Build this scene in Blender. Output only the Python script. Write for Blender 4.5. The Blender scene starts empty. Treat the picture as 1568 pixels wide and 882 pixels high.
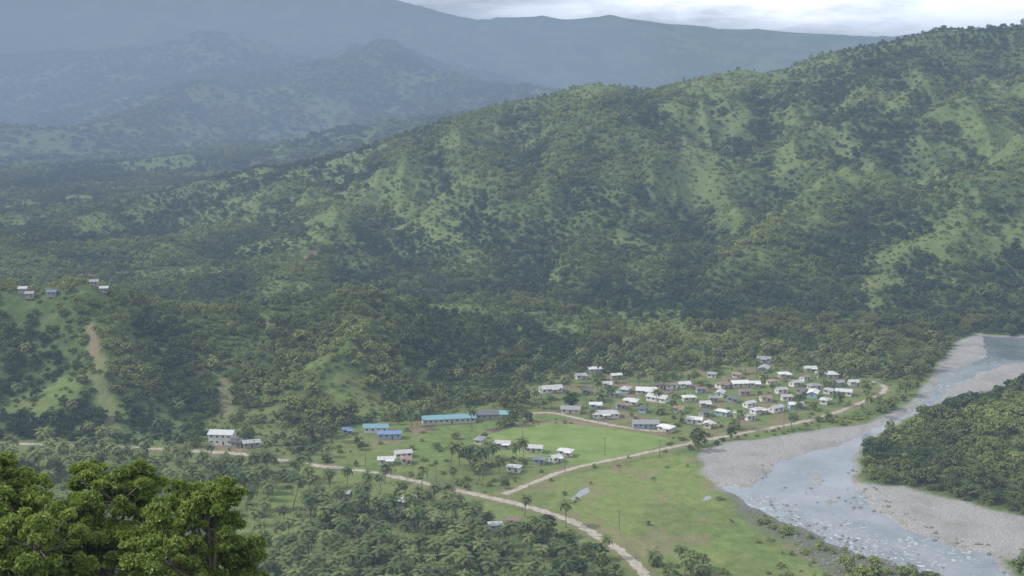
import bpy, math, random
import numpy as np
from mathutils import Vector
random.seed(7); rng=np.random.default_rng(7)
scene=bpy.context.scene
scene.view_settings.view_transform='Standard'
scene.view_settings.look='None'
scene.view_settings.exposure=0
# ---------------------------------------------------------------- survey
F=2000.0; H=200.0; TP=0.1705; P=math.atan(TP); CP,SP=math.cos(P),math.sin(P)
def ray(u,v):
    a=(u-784)/F; b=(441-v)/F
    return a, CP+b*SP, -SP+b*CP
def at(u,v,D):            # world point at forward distance D
    x,y,z=ray(u,v); t=D/y
    return (x*t, D, H+z*t)
def G(u,v):               # point of the flat valley floor
    x,y,z=ray(u,v); t=-H/z
    return (x*t,y*t)
def GP(l): return np.array([G(*p) for p in l])
# ---------------------------------------------------------------- noise
def hash2(ix,iy,s):
    n=(ix*374761393+iy*668265263+s*974634541)&0xffffffff
    n=((n^(n>>13))*1274126177)&0xffffffff
    n=n^(n>>16)
    return (n&0xffffff)/float(0xffffff)
def vnoise(x,y,s=0):
    x=np.asarray(x,float);y=np.asarray(y,float)
    xi=np.floor(x).astype(np.int64); yi=np.floor(y).astype(np.int64)
    fx=x-xi; fy=y-yi
    fx=fx*fx*fx*(fx*(fx*6-15)+10); fy=fy*fy*fy*(fy*(fy*6-15)+10)
    a=hash2(xi,yi,s);b=hash2(xi+1,yi,s);c=hash2(xi,yi+1,s);d=hash2(xi+1,yi+1,s)
    return (a*(1-fx)+b*fx)*(1-fy)+(c*(1-fx)+d*fx)*fy
def fbm(x,y,s=0,o=4):
    r=0;amp=.5;t=0
    for i in range(o):
        r=r+amp*vnoise(x,y,s+i*17); t+=amp; amp*=.5; x=x*2.03+13.7; y=y*2.03-7.1
    return r/t
def ridged(x,y,s=0,o=4):
    r=0;amp=.5;t=0
    for i in range(o):
        r=r+amp*(1-np.abs(2*vnoise(x,y,s+i*17)-1)); t+=amp; amp*=.5; x=x*2.03+3.7; y=y*2.03-9.1
    return r/t
def sstep(x,a,b):
    t=np.clip((x-a)/(b-a),0,1); return t*t*(3-2*t)
def dist_poly(x,y,pts,closed=True):
    d=np.full(x.shape,1e18); n=len(pts)
    for i in range(n if closed else n-1):
        ax,ay=pts[i][:2]; bx,by=pts[(i+1)%n][:2]; dx,dy=bx-ax,by-ay
        t=np.clip(((x-ax)*dx+(y-ay)*dy)/(dx*dx+dy*dy+1e-9),0,1)
        d=np.minimum(d,(x-ax-t*dx)**2+(y-ay-t*dy)**2)
    return np.sqrt(d)
def inside(x,y,pts):
    r=np.zeros(x.shape,bool); n=len(pts)
    for i in range(n):
        ax,ay=pts[i]; bx,by=pts[(i+1)%n]
        if ay==by: continue
        c=((ay>y)!=(by>y))&(x<(bx-ax)*(y-ay)/(by-ay)+ax)
        r^=c
    return r
def sd(x,y,pts):
    return np.where(inside(x,y,pts),1,-1)*dist_poly(x,y,pts)
def catmull(pts,n=8):
    pts=[np.array(p,float) for p in pts]; out=[]
    P_=[2*pts[0]-pts[1]]+pts+[2*pts[-1]-pts[-2]]
    for i in range(1,len(P_)-2):
        p0,p1,p2,p3=P_[i-1:i+3]
        for k in range(n):
            t=k/n
            out.append(.5*((2*p1)+(-p0+p2)*t+(2*p0-5*p1+4*p2-p3)*t*t+(-p0+3*p1-3*p2+p3)*t**3))
    out.append(pts[-1]); return np.array(out)
# ---------------------------------------------------------------- ridges
T=10
ridges=[ # (slope, lower, [(u,v,D)])
 (.32,6,[(2300,-40,2100),(1900,-5,2000),(1700,12,1950),(1568,32,1900),(1430,38,1850),(1380,58,1830),(1290,83,1800),(1200,104,1780),(1120,102,1750),(1060,123,1760),(980,137,1780),(900,128,1750),(800,152,1800),(740,172,1830),(690,190,1860),(600,226,1900),(500,242,1850),(400,256,1800),(300,272,1750),(200,296,1700),(60,322,1620),(-150,340,1600)]),
 (.45,T,[(640,222,1880),(600,270,1600),(545,298,1400),(520,350,1250),(470,400,1150),(420,440,1080)]),
 (.45,T,[(600,270,1600),(680,330,1350),(730,395,1200),(800,450,1100)]),
 (.45,T,[(900,130,1750),(860,200,1600),(800,270,1450),(790,350,1300),(800,410,1180)]),
 (.45,T,[(1100,105,1750),(1060,170,1600),(1000,240,1450),(930,320,1300),(890,400,1150),(870,450,1080)]),
 (.45,T,[(1290,85,1800),(1250,160,1620),(1180,230,1450),(1110,300,1300),(1020,380,1170),(1000,440,1080)]),
 (.45,T,[(1900,20,1900),(1700,70,1750),(1568,130,1600),(1480,165,1500),(1400,212,1420),(1300,262,1320),(1220,315,1230),(1160,375,1150),(1120,430,1080)]),
 (.45,T,[(1900,140,1450),(1700,185,1380),(1568,235,1300),(1500,300,1200),(1420,370,1120),(1330,430,1060)]),
 (.45,T,[(-400,440,800),(-200,448,810),(0,452,850),(150,454,850),(300,466,850),(400,484,860),(480,472,870),(560,450,900),(640,442,950),(720,455,1000),(800,470,1050)]),
 (.45,T,[(560,450,900),(540,520,800),(530,570,760)]),
 (.45,T,[(150,454,850),(120,540,760)]),
 (.45,T,[(700,450,1000),(760,510,900)]),
 (.35,3,[(1370,690,690),(1420,660,700),(1500,622,730),(1568,598,730),(1700,562,750),(1950,520,770),(2300,500,780)]),
 (.3,0,[(-200,395,1250),(0,385,1250),(120,395,1300),(250,380,1350),(330,360,1450)]),
 (.35,0,[(0,385,1250),(90,350,1450),(200,296,1700)]),
 (.35,0,[(330,360,1450),(380,310,1600),(400,256,1800)]),
 (.3,0,[(-100,285,2300),(60,258,2400),(200,250,2500),(330,230,2600),(480,212,2700),(600,186,2900),(760,165,3300),(860,140,3600)]),
 (.3,0,[(-300,150,3600),(-100,178,3300),(60,205,3000),(180,185,3300),(290,145,3700),(380,92,4300),(560,90,4200),(700,102,4100),(800,118,4000),(860,135,3900),(980,167,3700)]),
 (.28,0,[(380,92,4300),(300,50,5200),(200,10,6000)]),
 (.3,0,[(560,92,4200),(620,60,5400),(640,8,6500)]),
 (.28,0,[(-2500,-60,7000),(-1200,-70,6500),(-400,-60,6300),(0,-40,6500),(300,-40,6500),(560,-12,6500),(640,10,6600),(690,25,6800),(720,30,6900),(760,26,7000),(830,23,7000),(880,30,7000),(930,24,7000),(1000,33,7000),(1080,40,7000),(1110,46,7000),(1160,45,7000),(1280,51,7000),(1350,54,7200),(1600,46,7500),(2200,20,7500),(3500,0,8000)]),
 (.28,0,[(-900,60,3500),(-500,90,3600),(-300,130,3600)]),
]
segs=[]
for s,low,pl in ridges:
    w=[at(*p) for p in pl]
    for a,b in zip(w[:-1],w[1:]): segs.append((s,a[0],a[1],a[2]-low,b[0],b[1],b[2]-low))
valley=GP([(-900,668),(-300,672),(200,676),(370,672),(450,668),(540,648),(640,636),(740,602),(820,577),(900,557),(1100,545),(1300,545),(1430,550),(1490,508),(1600,500),(2200,500),(2200,575),(1568,582),(1460,607),(1335,680),(1308,740),(1480,765),(1568,790),(2200,830),(2200,1000),(-900,1000)])
water=GP([(2200,512),(1568,516),(1505,513),(1512,548),(1460,562),(1436,572),(1424,600),(1395,628),(1345,650),(1305,672),(1240,690),(1190,708),(1165,728),(1150,744),(1098,742),(1130,765),(1200,797),(1270,828),(1340,852),(1400,872),(1450,890),(1520,960),(1620,1010),(1720,1000),(1600,930),(1545,875),(1515,848),(1450,832),(1390,806),(1345,780),(1318,752),(1308,735),(1308,690),(1335,670),(1372,650),(1402,630),(1445,612),(1460,590),(1520,562),(1568,552),(2200,548)])
gravel=[GP([(1066,700),(1080,688),(1130,676),(1250,660),(1310,650),(1360,636),(1392,612),(1440,560),(1448,545),(1462,524),(1500,510),(1520,520),(1515,550),(1440,580),(1395,635),(1310,675),(1240,694),(1190,712),(1160,748),(1095,738),(1075,718)]),
        GP([(1300,736),(1330,738),(1400,748),(1480,768),(1568,793),(2200,840),(2200,900),(1568,860),(1500,850),(1400,815),(1330,770)]),
        GP([(1440,580),(1475,572),(1530,558),(1620,548),(1620,575),(1568,585),(1500,612),(1440,622)])]
meadow=GP([(772,762),(860,728),(960,705),(1060,690),(1075,718),(1100,745),(1150,790),(1250,835),(1290,870),(1300,900),(960,900),(960,852),(900,808),(850,785)])
field=GP([(752,664),(800,652),(880,650),(1012,668),(1014,682),(960,697),(880,712),(720,688)])
village=GP([(800,640),(800,600),(880,562),(960,560),(1150,545),(1300,565),(1360,590),(1320,622),(1240,645),(1100,672),(1000,680),(880,650)])
palmz=GP([(-300,692),(380,706),(560,724),(660,745),(740,765),(860,796),(910,825),(950,855),(965,1000),(-300,1000)])
openz=GP([(470,700),(520,672),(560,650),(640,645),(740,622),(800,640),(745,662),(720,690),(880,712),(780,745),(700,740),(640,730),(560,715)])
bank=GP([(1110,748),(1150,752),(1330,835),(1440,880),(1440,910),(1300,900),(1200,830),(1140,800)])
island=GP([(1300,700),(1340,670),(1450,612),(1568,586),(2200,560),(2200,835),(1568,788),(1480,764),(1400,745),(1312,738)])
road_pts=[[(-300,676),(0,679),(160,684),(290,690),(370,696),(480,712),(560,722),(650,740),(740,760),(800,774),(870,796),(920,824),(962,853),(1010,905)],
          [(772,757),(850,726),(900,712),(1000,691),(1080,674),(1150,661),(1250,641),(1320,616),(1352,600),(1352,590),(1335,584)],
          [(800,636),(840,632),(900,644),(960,655),(1020,662)]]
roads=[catmull(GP(r),8) for r in road_pts]
# ---------------------------------------------------------------- terrain
def grow(a,b,s0,g,smax):
    o=[];x=a;s=s0
    while x<b: o.append(x); x+=s; s=min(s*g,smax)
    o.append(b); return np.array(o)
ys=np.concatenate([np.arange(-500,380,12),np.arange(380,1120,2.2),np.arange(1120,2500,6),grow(2500,13000,12,1.012,70)])
xr=grow(520,9000,3,1.025,90)
xs=np.concatenate([-xr[::-1],np.arange(-517.6,518,2.4),xr])
X,Y=np.meshgrid(xs,ys); shp=X.shape; X=X.ravel();Y=Y.ravel()
k=5.0
wx=X+34*(fbm(X/150,Y/150,50,3)-.5)*2; wy=Y+34*(fbm(X/150,Y/150,60,3)-.5)*2
acc=np.ones(X.shape)
for s,ax,ay,az,bx,by,bz in segs:
    dx,dy=bx-ax,by-ay
    t=np.clip(((wx-ax)*dx+(wy-ay)*dy)/(dx*dx+dy*dy),0,1)
    d=np.sqrt((wx-ax-t*dx)**2+(wy-ay-t*dy)**2)
    d=np.sqrt(d*d+80)-9
    acc+=np.exp(np.clip((az+(bz-az)*t-s*d)/k,-60,600))
Z=np.maximum(k*np.log(acc)-2.0,0)
camhill=196-.44*np.sqrt(Y**2+(X*.35)**2)
Z=np.maximum(Z,camhill)
amp=sstep(Z,4,60)
near=1-sstep(Y,2400,3600)
notcam=sstep(Y,300,600)
crest=dist_poly(X,Y,[at(*p)[:2] for p in ridges[0][2]],False)
crest2=dist_poly(X,Y,[at(*p)[:2] for p in ridges[-2][2]],False)
cf=.18+.82*sstep(crest,20,220)
# side gullies running down the slopes: noise stretched along the fall line
Z+=notcam*cf*amp*near*((ridged(X/115,Y/340,5,3)-.64)*64+(ridged(X/240,Y/170,205,4)-.64)*46+(fbm(X/50,Y/50,9,3)-.5)*9)
Z+=(1-near)*sstep(Z,20,260)*((ridged(X/900,Y/900,25,4)-.65)*190)*(.12+.88*sstep(crest2,100,1000))
Z=np.maximum(Z,0)
sdv=sd(X,Y,valley)
Z*=sstep(-sdv,0,55)*0.999
Z+=notcam*(1-sstep(Y,3000,4000))*sstep(-sdv,10,60)*fbm(X/90,Y/90,77,3)*7*cf
reg=(Y>350)&(Y<1200)&(np.abs(X)<900)
wsd=np.full(X.shape,-999.0)
wsd[reg]=sd(X[reg],Y[reg],water)+(fbm(X[reg]/14,Y[reg]/14,31,3)-.5)*9
gsd=np.full(X.shape,-999.0)
for g in gravel: gsd[reg]=np.maximum(gsd[reg],sd(X[reg],Y[reg],g))
gsd=gsd+(fbm(X/16,Y/16,41,3)-.5)*10
Z=np.where(wsd>-30,np.minimum(Z,np.maximum(0,Z)*sstep(-wsd,4,30)),Z)
Z=np.where(wsd>-8,Z-1.6*sstep(wsd,-6,7),Z)
# shallow cobble shoals that break the surface in the lower reach
Z=np.where((wsd>0)&(Y<640),Z+1.05*sstep(ridged(X/26,Y/60,141,3),.78,.90),Z)
Zg=Z.reshape(shp)
def hz(x,y):
    x=np.atleast_1d(np.asarray(x,float));y=np.atleast_1d(np.asarray(y,float))
    i=np.clip(np.searchsorted(ys,y)-1,0,len(ys)-2); j=np.clip(np.searchsorted(xs,x)-1,0,len(xs)-2)
    fy=np.clip((y-ys[i])/(ys[i+1]-ys[i]),0,1); fx=np.clip((x-xs[j])/(xs[j+1]-xs[j]),0,1)
    return (Zg[i,j]*(1-fx)+Zg[i,j+1]*fx)*(1-fy)+(Zg[i+1,j]*(1-fx)+Zg[i+1,j+1]*fx)*fy
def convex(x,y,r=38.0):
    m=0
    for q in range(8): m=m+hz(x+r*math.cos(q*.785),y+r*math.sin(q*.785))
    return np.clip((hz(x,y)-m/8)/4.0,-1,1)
def hit(u,v,D0=480):
    a,b,c=ray(u,v)
    D=np.arange(D0,9000,2.0); t=D/b; x=a*t; z=H+c*t
    h=hz(x,D); m=np.nonzero(z<=h)[0]
    if len(m)==0: return None
    i=m[0]; return (x[i],D[i],h[i])
# clearings on the hills (u,v,radius m,kind) kind 0 grass,1 bare soil
clear=[(540,300,42,0),(500,360,30,0),(690,335,32,0),(660,310,24,0),(1060,270,42,0),(1030,290,26,0),(1100,130,42,0),(1040,170,28,0),(1540,140,50,0),(1500,175,36,0),(1440,230,26,0),(1450,350,22,0),(960,380,18,0),
 (900,135,30,0),(730,395,20,0),(840,430,14,0),(90,600,14,0),(60,620,14,0),(420,640,20,0),(540,610,16,0),(560,640,25,0),(500,630,16,0),(270,650,14,0),(1060,526,22,0),(470,395,6,1),(480,385,6,1),(395,250,12,1),(385,255,10,1),(150,345,30,0),(210,330,26,0),(60,222,80,0),(110,212,70,0),(170,200,60,0),(440,212,70,0),(290,225,60,0),(330,150,100,0),(220,255,60,0),(500,170,80,0),(340,475,10,0),(420,490,7,0),(1200,250,18,0),(1290,215,20,0),(1180,330,16,0),(700,220,26,0),(640,265,22,0),(470,270,24,0),(360,310,24,0),(140,425,12,1),(380,650,16,0),(620,620,18,0)]
cl=[]
for u,v,r,kd in clear:
    h=hit(u,v)
    if h: cl.append((h[0],h[1],r,kd))
strips=[] # cleared swathes down the near hillside: (points, half width, soil strength)
for pl,hw,ss_ in (([(138,500),(143,525),(148,548)],3.4,.75),([(150,548),(156,585),(163,620),(172,668)],4.8,.25),([(345,585),(350,605),(346,635)],4.5,.45),([(95,585),(70,610),(50,640)],6,.0)):
    hp=[hit(*p) for p in pl]; strips.append(([h[:2] for h in hp if h],hw,ss_))
def stripmask(x,y,which):
    g=np.zeros(x.shape); m=(y<1000)&(y>600)&(x<-100)
    if not m.any(): return g
    xx,yy=x[m],y[m]; wob=(fbm(xx/7,yy/7,195,3)-.5)*5; o=np.zeros(xx.shape)
    for p,hw,s_ in strips:
        if len(p)>1: o=np.maximum(o,sstep(hw-dist_poly(xx,yy,p,False)+wob,-.5,2)*(s_ if which else 1))
    g[m]=o; return g
def cleargrass(x,y):
    brk=fbm(x/20,y/20,97,4)
    cv=convex(x,y)
    nearhill=1-sstep(y,930,1100)
    g=sstep(fbm(x/110,y/110,91,5)+.45*(brk-.5)+.05*cv-.11*nearhill*(sstep(hz(x,y),6,18)),.575,.655)*.85
    wob=(fbm(x/25,y/25,93,4)-.5)
    for cx,cy,r,kd in cl:
        if kd==0:
            d=np.sqrt((x-cx)**2+((y-cy)*.8)**2)
            g=np.maximum(g,sstep(1.2-d/r+wob*2.0+(brk-.5)*1.2,0,.7)*.92)
    return np.maximum(g,stripmask(x,y,0))
def soilmask(x,y):
    g=np.zeros(x.shape); wob=(fbm(x/6,y/6,95,3)-.5)
    for cx,cy,r,kd in cl:
        if kd==1:
            d=np.sqrt((x-cx)**2+((y-cy)*.5)**2)
            g=np.maximum(g,sstep(1.1-d/r+wob*2.4,0,.8)*.8)
    return np.maximum(g,stripmask(x,y,1))
def proj(poly,x,y,soft=3):
    return sstep(sd(x,y,poly)+(fbm(x/10,y/10,33,2)-.5)*6,-soft,soft)
hillgrass=cleargrass(X,Y)
grass=hillgrass*.62
soil=soilmask(X,Y)
vr=reg
xv,yv=X[vr],Y[vr]
gv=grass[vr]; sv=soil[vr]
inv=sstep(sdv[vr],-10,10)
gv=gv*(1-inv)+inv*(.3+.4*fbm(xv/30,yv/30,12,3))
gv=np.maximum(gv,.7*proj(openz,xv,yv)); gv=np.maximum(gv,.62*proj(village,xv,yv)); gv=np.maximum(gv,1.0*proj(meadow,xv,yv,8))
pz=proj(palmz,xv,yv); gv=gv*(1-pz)+pz*(.25+.6*sstep(fbm(xv/28,yv/28,15,3),.44,.6))
gv=np.maximum(gv,.8*sstep(12-dist_poly(xv,yv,roads[1],False),0,8)); gv=np.maximum(gv,.7*sstep(8-dist_poly(xv,yv,roads[0],False),0,8))
sv=np.maximum(sv,sstep(4.0-dist_poly(xv,yv,GP([(745,662),(800,649),(880,647),(960,655),(1012,664)]),False)+(fbm(xv/6,yv/6,3,2)-.5)*4,0,2.5))
sv=np.maximum(sv,.6*proj(village,xv,yv)*sstep(fbm(xv/12,yv/12,71,3),.52,.64))
for uv,r in [((590,672),9),((650,655),9),((620,775),8),((570,832),9),((345,690),12)]:
    c=G(*uv); sv=np.maximum(sv,sstep(1.1-np.sqrt((xv-c[0])**2+((yv-c[1])*.5)**2)/r+(fbm(xv/6,yv/6,3,3)-.5)*2,0,.6)*.8)
mr_=proj(meadow,xv,yv); sv=np.maximum(sv,.45*mr_*sstep(fbm(xv/9,yv/14,171,4),.58,.68))
# worn verges beside the tracks
for r in roads:
    dr_=dist_poly(xv,yv,r,False); sv=np.maximum(sv,.55*sstep(4.6-dr_+(fbm(xv/5,yv/5,61,2)-.5)*4,0,2))
gv=gv*(1-.35*mr_*sstep(fbm(xv/35,yv/50,191,4),.45,.62))
grass[vr]=gv; soil[vr]=sv
grav=sstep(gsd,-2,2)
grav=np.maximum(grav,sstep(wsd,-5,-1))
rock=np.zeros(X.shape); rock[vr]=proj(bank,xv,yv,5)
def fast_mesh(name,verts,quads,mats,midx=None,smooth=False):
    me=bpy.data.meshes.new(name)
    verts=np.asarray(verts,np.float32); quads=np.asarray(quads,np.int32)
    me.vertices.add(len(verts)); me.vertices.foreach_set('co',verts.ravel())
    me.loops.add(quads.size); me.loops.foreach_set('vertex_index',quads.ravel())
    me.polygons.add(len(quads)); me.polygons.foreach_set('loop_start',np.arange(0,quads.size,4,dtype=np.int32))
    for m in mats: me.materials.append(m)
    if midx is not None: me.polygons.foreach_set('material_index',np.asarray(midx,np.int32))
    me.polygons.foreach_set('use_smooth',np.full(len(quads),smooth))
    me.update(calc_edges=True); me.validate()
    return me
def link(name,me,parent=None,loc=(0,0,0)):
    o=bpy.data.objects.new(name,me); scene.collection.objects.link(o); o.location=loc
    if parent: o.parent=parent
    return o
# ---------------------------------------------------------------- materials
def newmat(name):
    m=bpy.data.materials.new(name); m.use_nodes=True; nt=m.node_tree; nt.nodes.clear()
    out=nt.nodes.new('ShaderNodeOutputMaterial'); return m,nt,out
def N(nt,t,**kw):
    n=nt.nodes.new(t)
    for k_,v in kw.items(): setattr(n,k_,v)
    return n
def ramp(nt,fac,stops):
    r=nt.nodes.new('ShaderNodeValToRGB'); e=r.color_ramp.elements
    e[0].position=stops[0][0]; e[0].color=(*stops[0][1],1); e[1].position=stops[-1][0]; e[1].color=(*stops[-1][1],1)
    for p,c in stops[1:-1]: n=e.new(p); n.color=(*c,1)
    nt.links.new(fac,r.inputs[0]); return r.outputs[0]
def mix(nt,f,a,b,mode='MIX'):
    n=nt.nodes.new('ShaderNodeMix'); n.data_type='RGBA'; n.blend_type=mode
    for s,i in ((f,0),(a,6),(b,7)):
        if isinstance(s,(int,float)): n.inputs[i].default_value=s
        elif isinstance(s,tuple): n.inputs[i].default_value=(*s,1)
        else: nt.links.new(s,n.inputs[i])
    return n.outputs[2]
def noise(nt,scale,detail=4,vec=None,rough=.55):
    n=nt.nodes.new('ShaderNodeTexNoise'); n.inputs['Scale'].default_value=scale; n.inputs['Detail'].default_value=detail; n.inputs['Roughness'].default_value=rough
    if vec is None:
        g=nt.nodes.new('ShaderNodeNewGeometry'); vec=g.outputs['Position']
    nt.links.new(vec,n.inputs['Vector']); return n.outputs[0]
def simple(name,col,rough=.8,var=.15,scale=1.5,metal=0):
    m,nt,out=newmat(name); b=N(nt,'ShaderNodeBsdfPrincipled'); b.inputs['Roughness'].default_value=rough; b.inputs['Metallic'].default_value=metal
    tc=N(nt,'ShaderNodeTexCoord'); nz=noise(nt,scale,5,tc.outputs['Object'])
    c=ramp(nt,nz,[(.3,tuple(x*(1-var) for x in col)),(.7,tuple(min(1,x*(1+var)) for x in col))])
    nt.links.new(c,b.inputs['Base Color']); nt.links.new(b.outputs[0],out.inputs[0]); return m
# ground
mg,nt,out=newmat('ground_cover')
att=N(nt,'ShaderNodeAttribute',attribute_name='cover'); sep=N(nt,'ShaderNodeSeparateColor'); nt.links.new(att.outputs['Color'],sep.inputs[0])
n1=noise(nt,.012,6); n2=noise(nt,.15,6); n3=noise(nt,1.2,4)
forest=ramp(nt,n2,[(.3,(.045,.07,.028)),(.5,(.07,.10,.036)),(.7,(.10,.135,.05))])
gr=ramp(nt,n2,[(.28,(.095,.13,.04)),(.5,(.14,.19,.055)),(.72,(.20,.24,.085))])
gr=mix(nt,.35,gr,ramp(nt,n3,[(.3,(.085,.12,.04)),(.7,(.20,.25,.085))]))
gr=mix(nt,ramp(nt,n1,[(.4,(0,0,0)),(.65,(.6,.6,.6))]),gr,(.155,.17,.07))
c=mix(nt,sep.outputs[0],forest,gr)
so=ramp(nt,n3,[(.3,(.16,.105,.075)),(.7,(.26,.19,.14))]); c=mix(nt,sep.outputs[2],c,so)
gv_=ramp(nt,n3,[(.3,(.17,.165,.155)),(.5,(.26,.25,.235)),(.75,(.37,.36,.335))])
gv_=mix(nt,ramp(nt,noise(nt,.05,5),[(.45,(0,0,0)),(.7,(.6,.6,.6))]),gv_,(.16,.155,.13))
c=mix(nt,sep.outputs[1],c,gv_)
rk=ramp(nt,n3,[(.35,(.07,.075,.05)),(.6,(.15,.14,.12))]); c=mix(nt,att.outputs['Alpha'],c,rk)
b=N(nt,'ShaderNodeBsdfDiffuse')
nt.links.new(c,b.inputs['Color'])
bp=N(nt,'ShaderNodeBump'); bp.inputs['Strength'].default_value=.6; bp.inputs['Distance'].default_value=2.0
nt.links.new(noise(nt,.25,6),bp.inputs['Height']); nt.links.new(bp.outputs[0],b.inputs['Normal'])
nt.links.new(b.outputs[0],out.inputs[0])
nr,nc=shp
ii=(np.arange(nr-1)[:,None]*nc+np.arange(nc-1)[None,:]).ravel()
me=fast_mesh('terrain',np.stack([X,Y,Z],1),np.stack([ii,ii+1,ii+nc+1,ii+nc],1),[mg],smooth=True)
ca=me.color_attributes.new('cover','FLOAT_COLOR','POINT')
ca.data.foreach_set('color',np.stack([grass,grav,np.clip(soil,0,1),rock*.8],1).astype(np.float32).ravel())
link('terrain',me)
# water
mw,nt,out=newmat('river_water')
b=N(nt,'ShaderNodeBsdfPrincipled'); b.inputs['Roughness'].default_value=.1; b.inputs['IOR'].default_value=1.55
wc=ramp(nt,noise(nt,.03,4),[(.35,(.09,.115,.125)),(.65,(.18,.20,.21))])
wat=N(nt,'ShaderNodeAttribute',attribute_name='riffle')
fn=noise(nt,.5,7,rough=.72); fm=ramp(nt,fn,[(.54,(0,0,0)),(.66,(1,1,1))]); fmul=mix(nt,1.0,fm,wat.outputs['Color'],'MULTIPLY')
wc=mix(nt,fmul,wc,(.62,.64,.65)); nt.links.new(wc,b.inputs['Base Color'])
rr_=ramp(nt,wat.outputs['Fac'],[(0,(.06,)*3),(1,(.3,)*3)]); nt.links.new(rr_,b.inputs['Roughness'])
bp=N(nt,'ShaderNodeBump'); bp.inputs['Distance'].default_value=.4
bst=ramp(nt,wat.outputs['Fac'],[(0,(.3,)*3),(1,(.8,)*3)]); nt.links.new(bst,bp.inputs['Strength'])
nt.links.new(noise(nt,.35,6,rough=.65),bp.inputs['Height']); nt.links.new(bp.outputs[0],b.inputs['Normal']); nt.links.new(b.outputs[0],out.inputs[0])
gx=np.arange(60,761,4.0); gy=np.arange(340,1081,4.0); A,B=np.meshgrid(gx,gy); wn_=A.shape; A=A.ravel();B=B.ravel()
jj=(np.arange(wn_[0]-1)[:,None]*wn_[1]+np.arange(wn_[1]-1)[None,:]).ravel()
me=fast_mesh('river',np.stack([A,B,np.full(A.shape,-.75)],1),np.stack([jj,jj+1,jj+wn_[1]+1,jj+wn_[1]],1),[mw],smooth=True)
rif=.14*sstep(fbm(A/30,B/30,8,3),.45,.6)
for uv,r in [((1180,772),14),((1230,800),16),((1290,828),18),((1340,848),17),((1420,865),13),((1300,800),9),((1330,765),7),((1400,830),9),((1470,850),12),((1430,590),20),((1400,615),16),((1480,565),20),((1540,555),18)]:
    c=G(*uv); rif=np.maximum(rif,.9*sstep(1.3-np.sqrt((A-c[0])**2+(B-c[1])**2)/r+(fbm(A/8,B/8,88,2)-.5),0,1))
ca=me.color_attributes.new('riffle','FLOAT_COLOR','POINT'); ca.data.foreach_set('color',np.stack([rif,rif,rif,rif*0+1],1).astype(np.float32).ravel())
link('river',me)
def flat(name,pts,z,mat):
    from mathutils.geometry import tessellate_polygon
    vs=[Vector((p[0],p[1],z)) for p in pts]; tr=tessellate_polygon([vs])
    me=bpy.data.meshes.new(name); me.from_pydata([tuple(v) for v in vs],[],[tuple(t) for t in tr]); me.materials.append(mat); me.update()
    if me.polygons and me.polygons[0].normal.z<0: me.flip_normals()
    return link(name,me)
mpud=simple('pond_water',(.15,.165,.17),.15,.15,.3)
for nm,uv,a_,b_ in (('pond',(890,756),2.4,8.5),('pond',(1083,763),1.7,3.5)):
    cx,cy=G(*uv); pts=[]
    for i in range(28):
        t=i/28*6.283; r=1+.16*math.sin(3*t+1)+.09*math.sin(5*t)
        pts.append((cx+a_*r*math.cos(t)+.45*b_*math.sin(t)*r,cy+b_*r*math.sin(t)))
    flat(nm,pts,.05,mpud)
# roads
m,nt,out=newmat('dirt_road')
b=N(nt,'ShaderNodeBsdfDiffuse')
c=ramp(nt,noise(nt,.4,6),[(.3,(.21,.185,.14)),(.5,(.32,.29,.235)),(.7,(.40,.37,.31))]); nt.links.new(c,b.inputs['Color']); nt.links.new(b.outputs[0],out.inputs[0])
mroad=m
for i,(r,w) in enumerate(zip(roads,(4.1,3.4,3.2))):
    rr=catmull([tuple(p) for p in r],3); d=np.gradient(rr,axis=0); d/=np.linalg.norm(d,axis=1)[:,None]+1e-9; nn=np.stack([-d[:,1],d[:,0]],1)
    s=np.arange(len(rr)); wl=w*.5*(1+.4*(vnoise(s*.7,s*0+i,3)-.5)*2); wr=w*.5*(1+.4*(vnoise(s*.7,s*0+i,8)-.5)*2)
    L=rr+nn*wl[:,None]; R=rr-nn*wr[:,None]; z=.06+.01*i
    vs=np.concatenate([np.c_[L,np.full(len(L),z)],np.c_[R,np.full(len(R),z)]]); n=len(rr); q=np.arange(n-1)
    link('dirt_road',fast_mesh('dirt_road',vs,np.stack([q+n,q+n+1,q+1,q],1),[mroad]))
mf,nt,out=newmat('mown_grass'); b=N(nt,'ShaderNodeBsdfDiffuse')
c=ramp(nt,noise(nt,.07,7),[(.3,(.115,.165,.05)),(.5,(.15,.205,.065)),(.7,(.195,.23,.09))]); nt.links.new(c,b.inputs['Color']); nt.links.new(b.outputs[0],out.inputs[0])
flat('sports_field',catmull(list(field)+[field[0]],4)[:-1],.03,mf)
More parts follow.
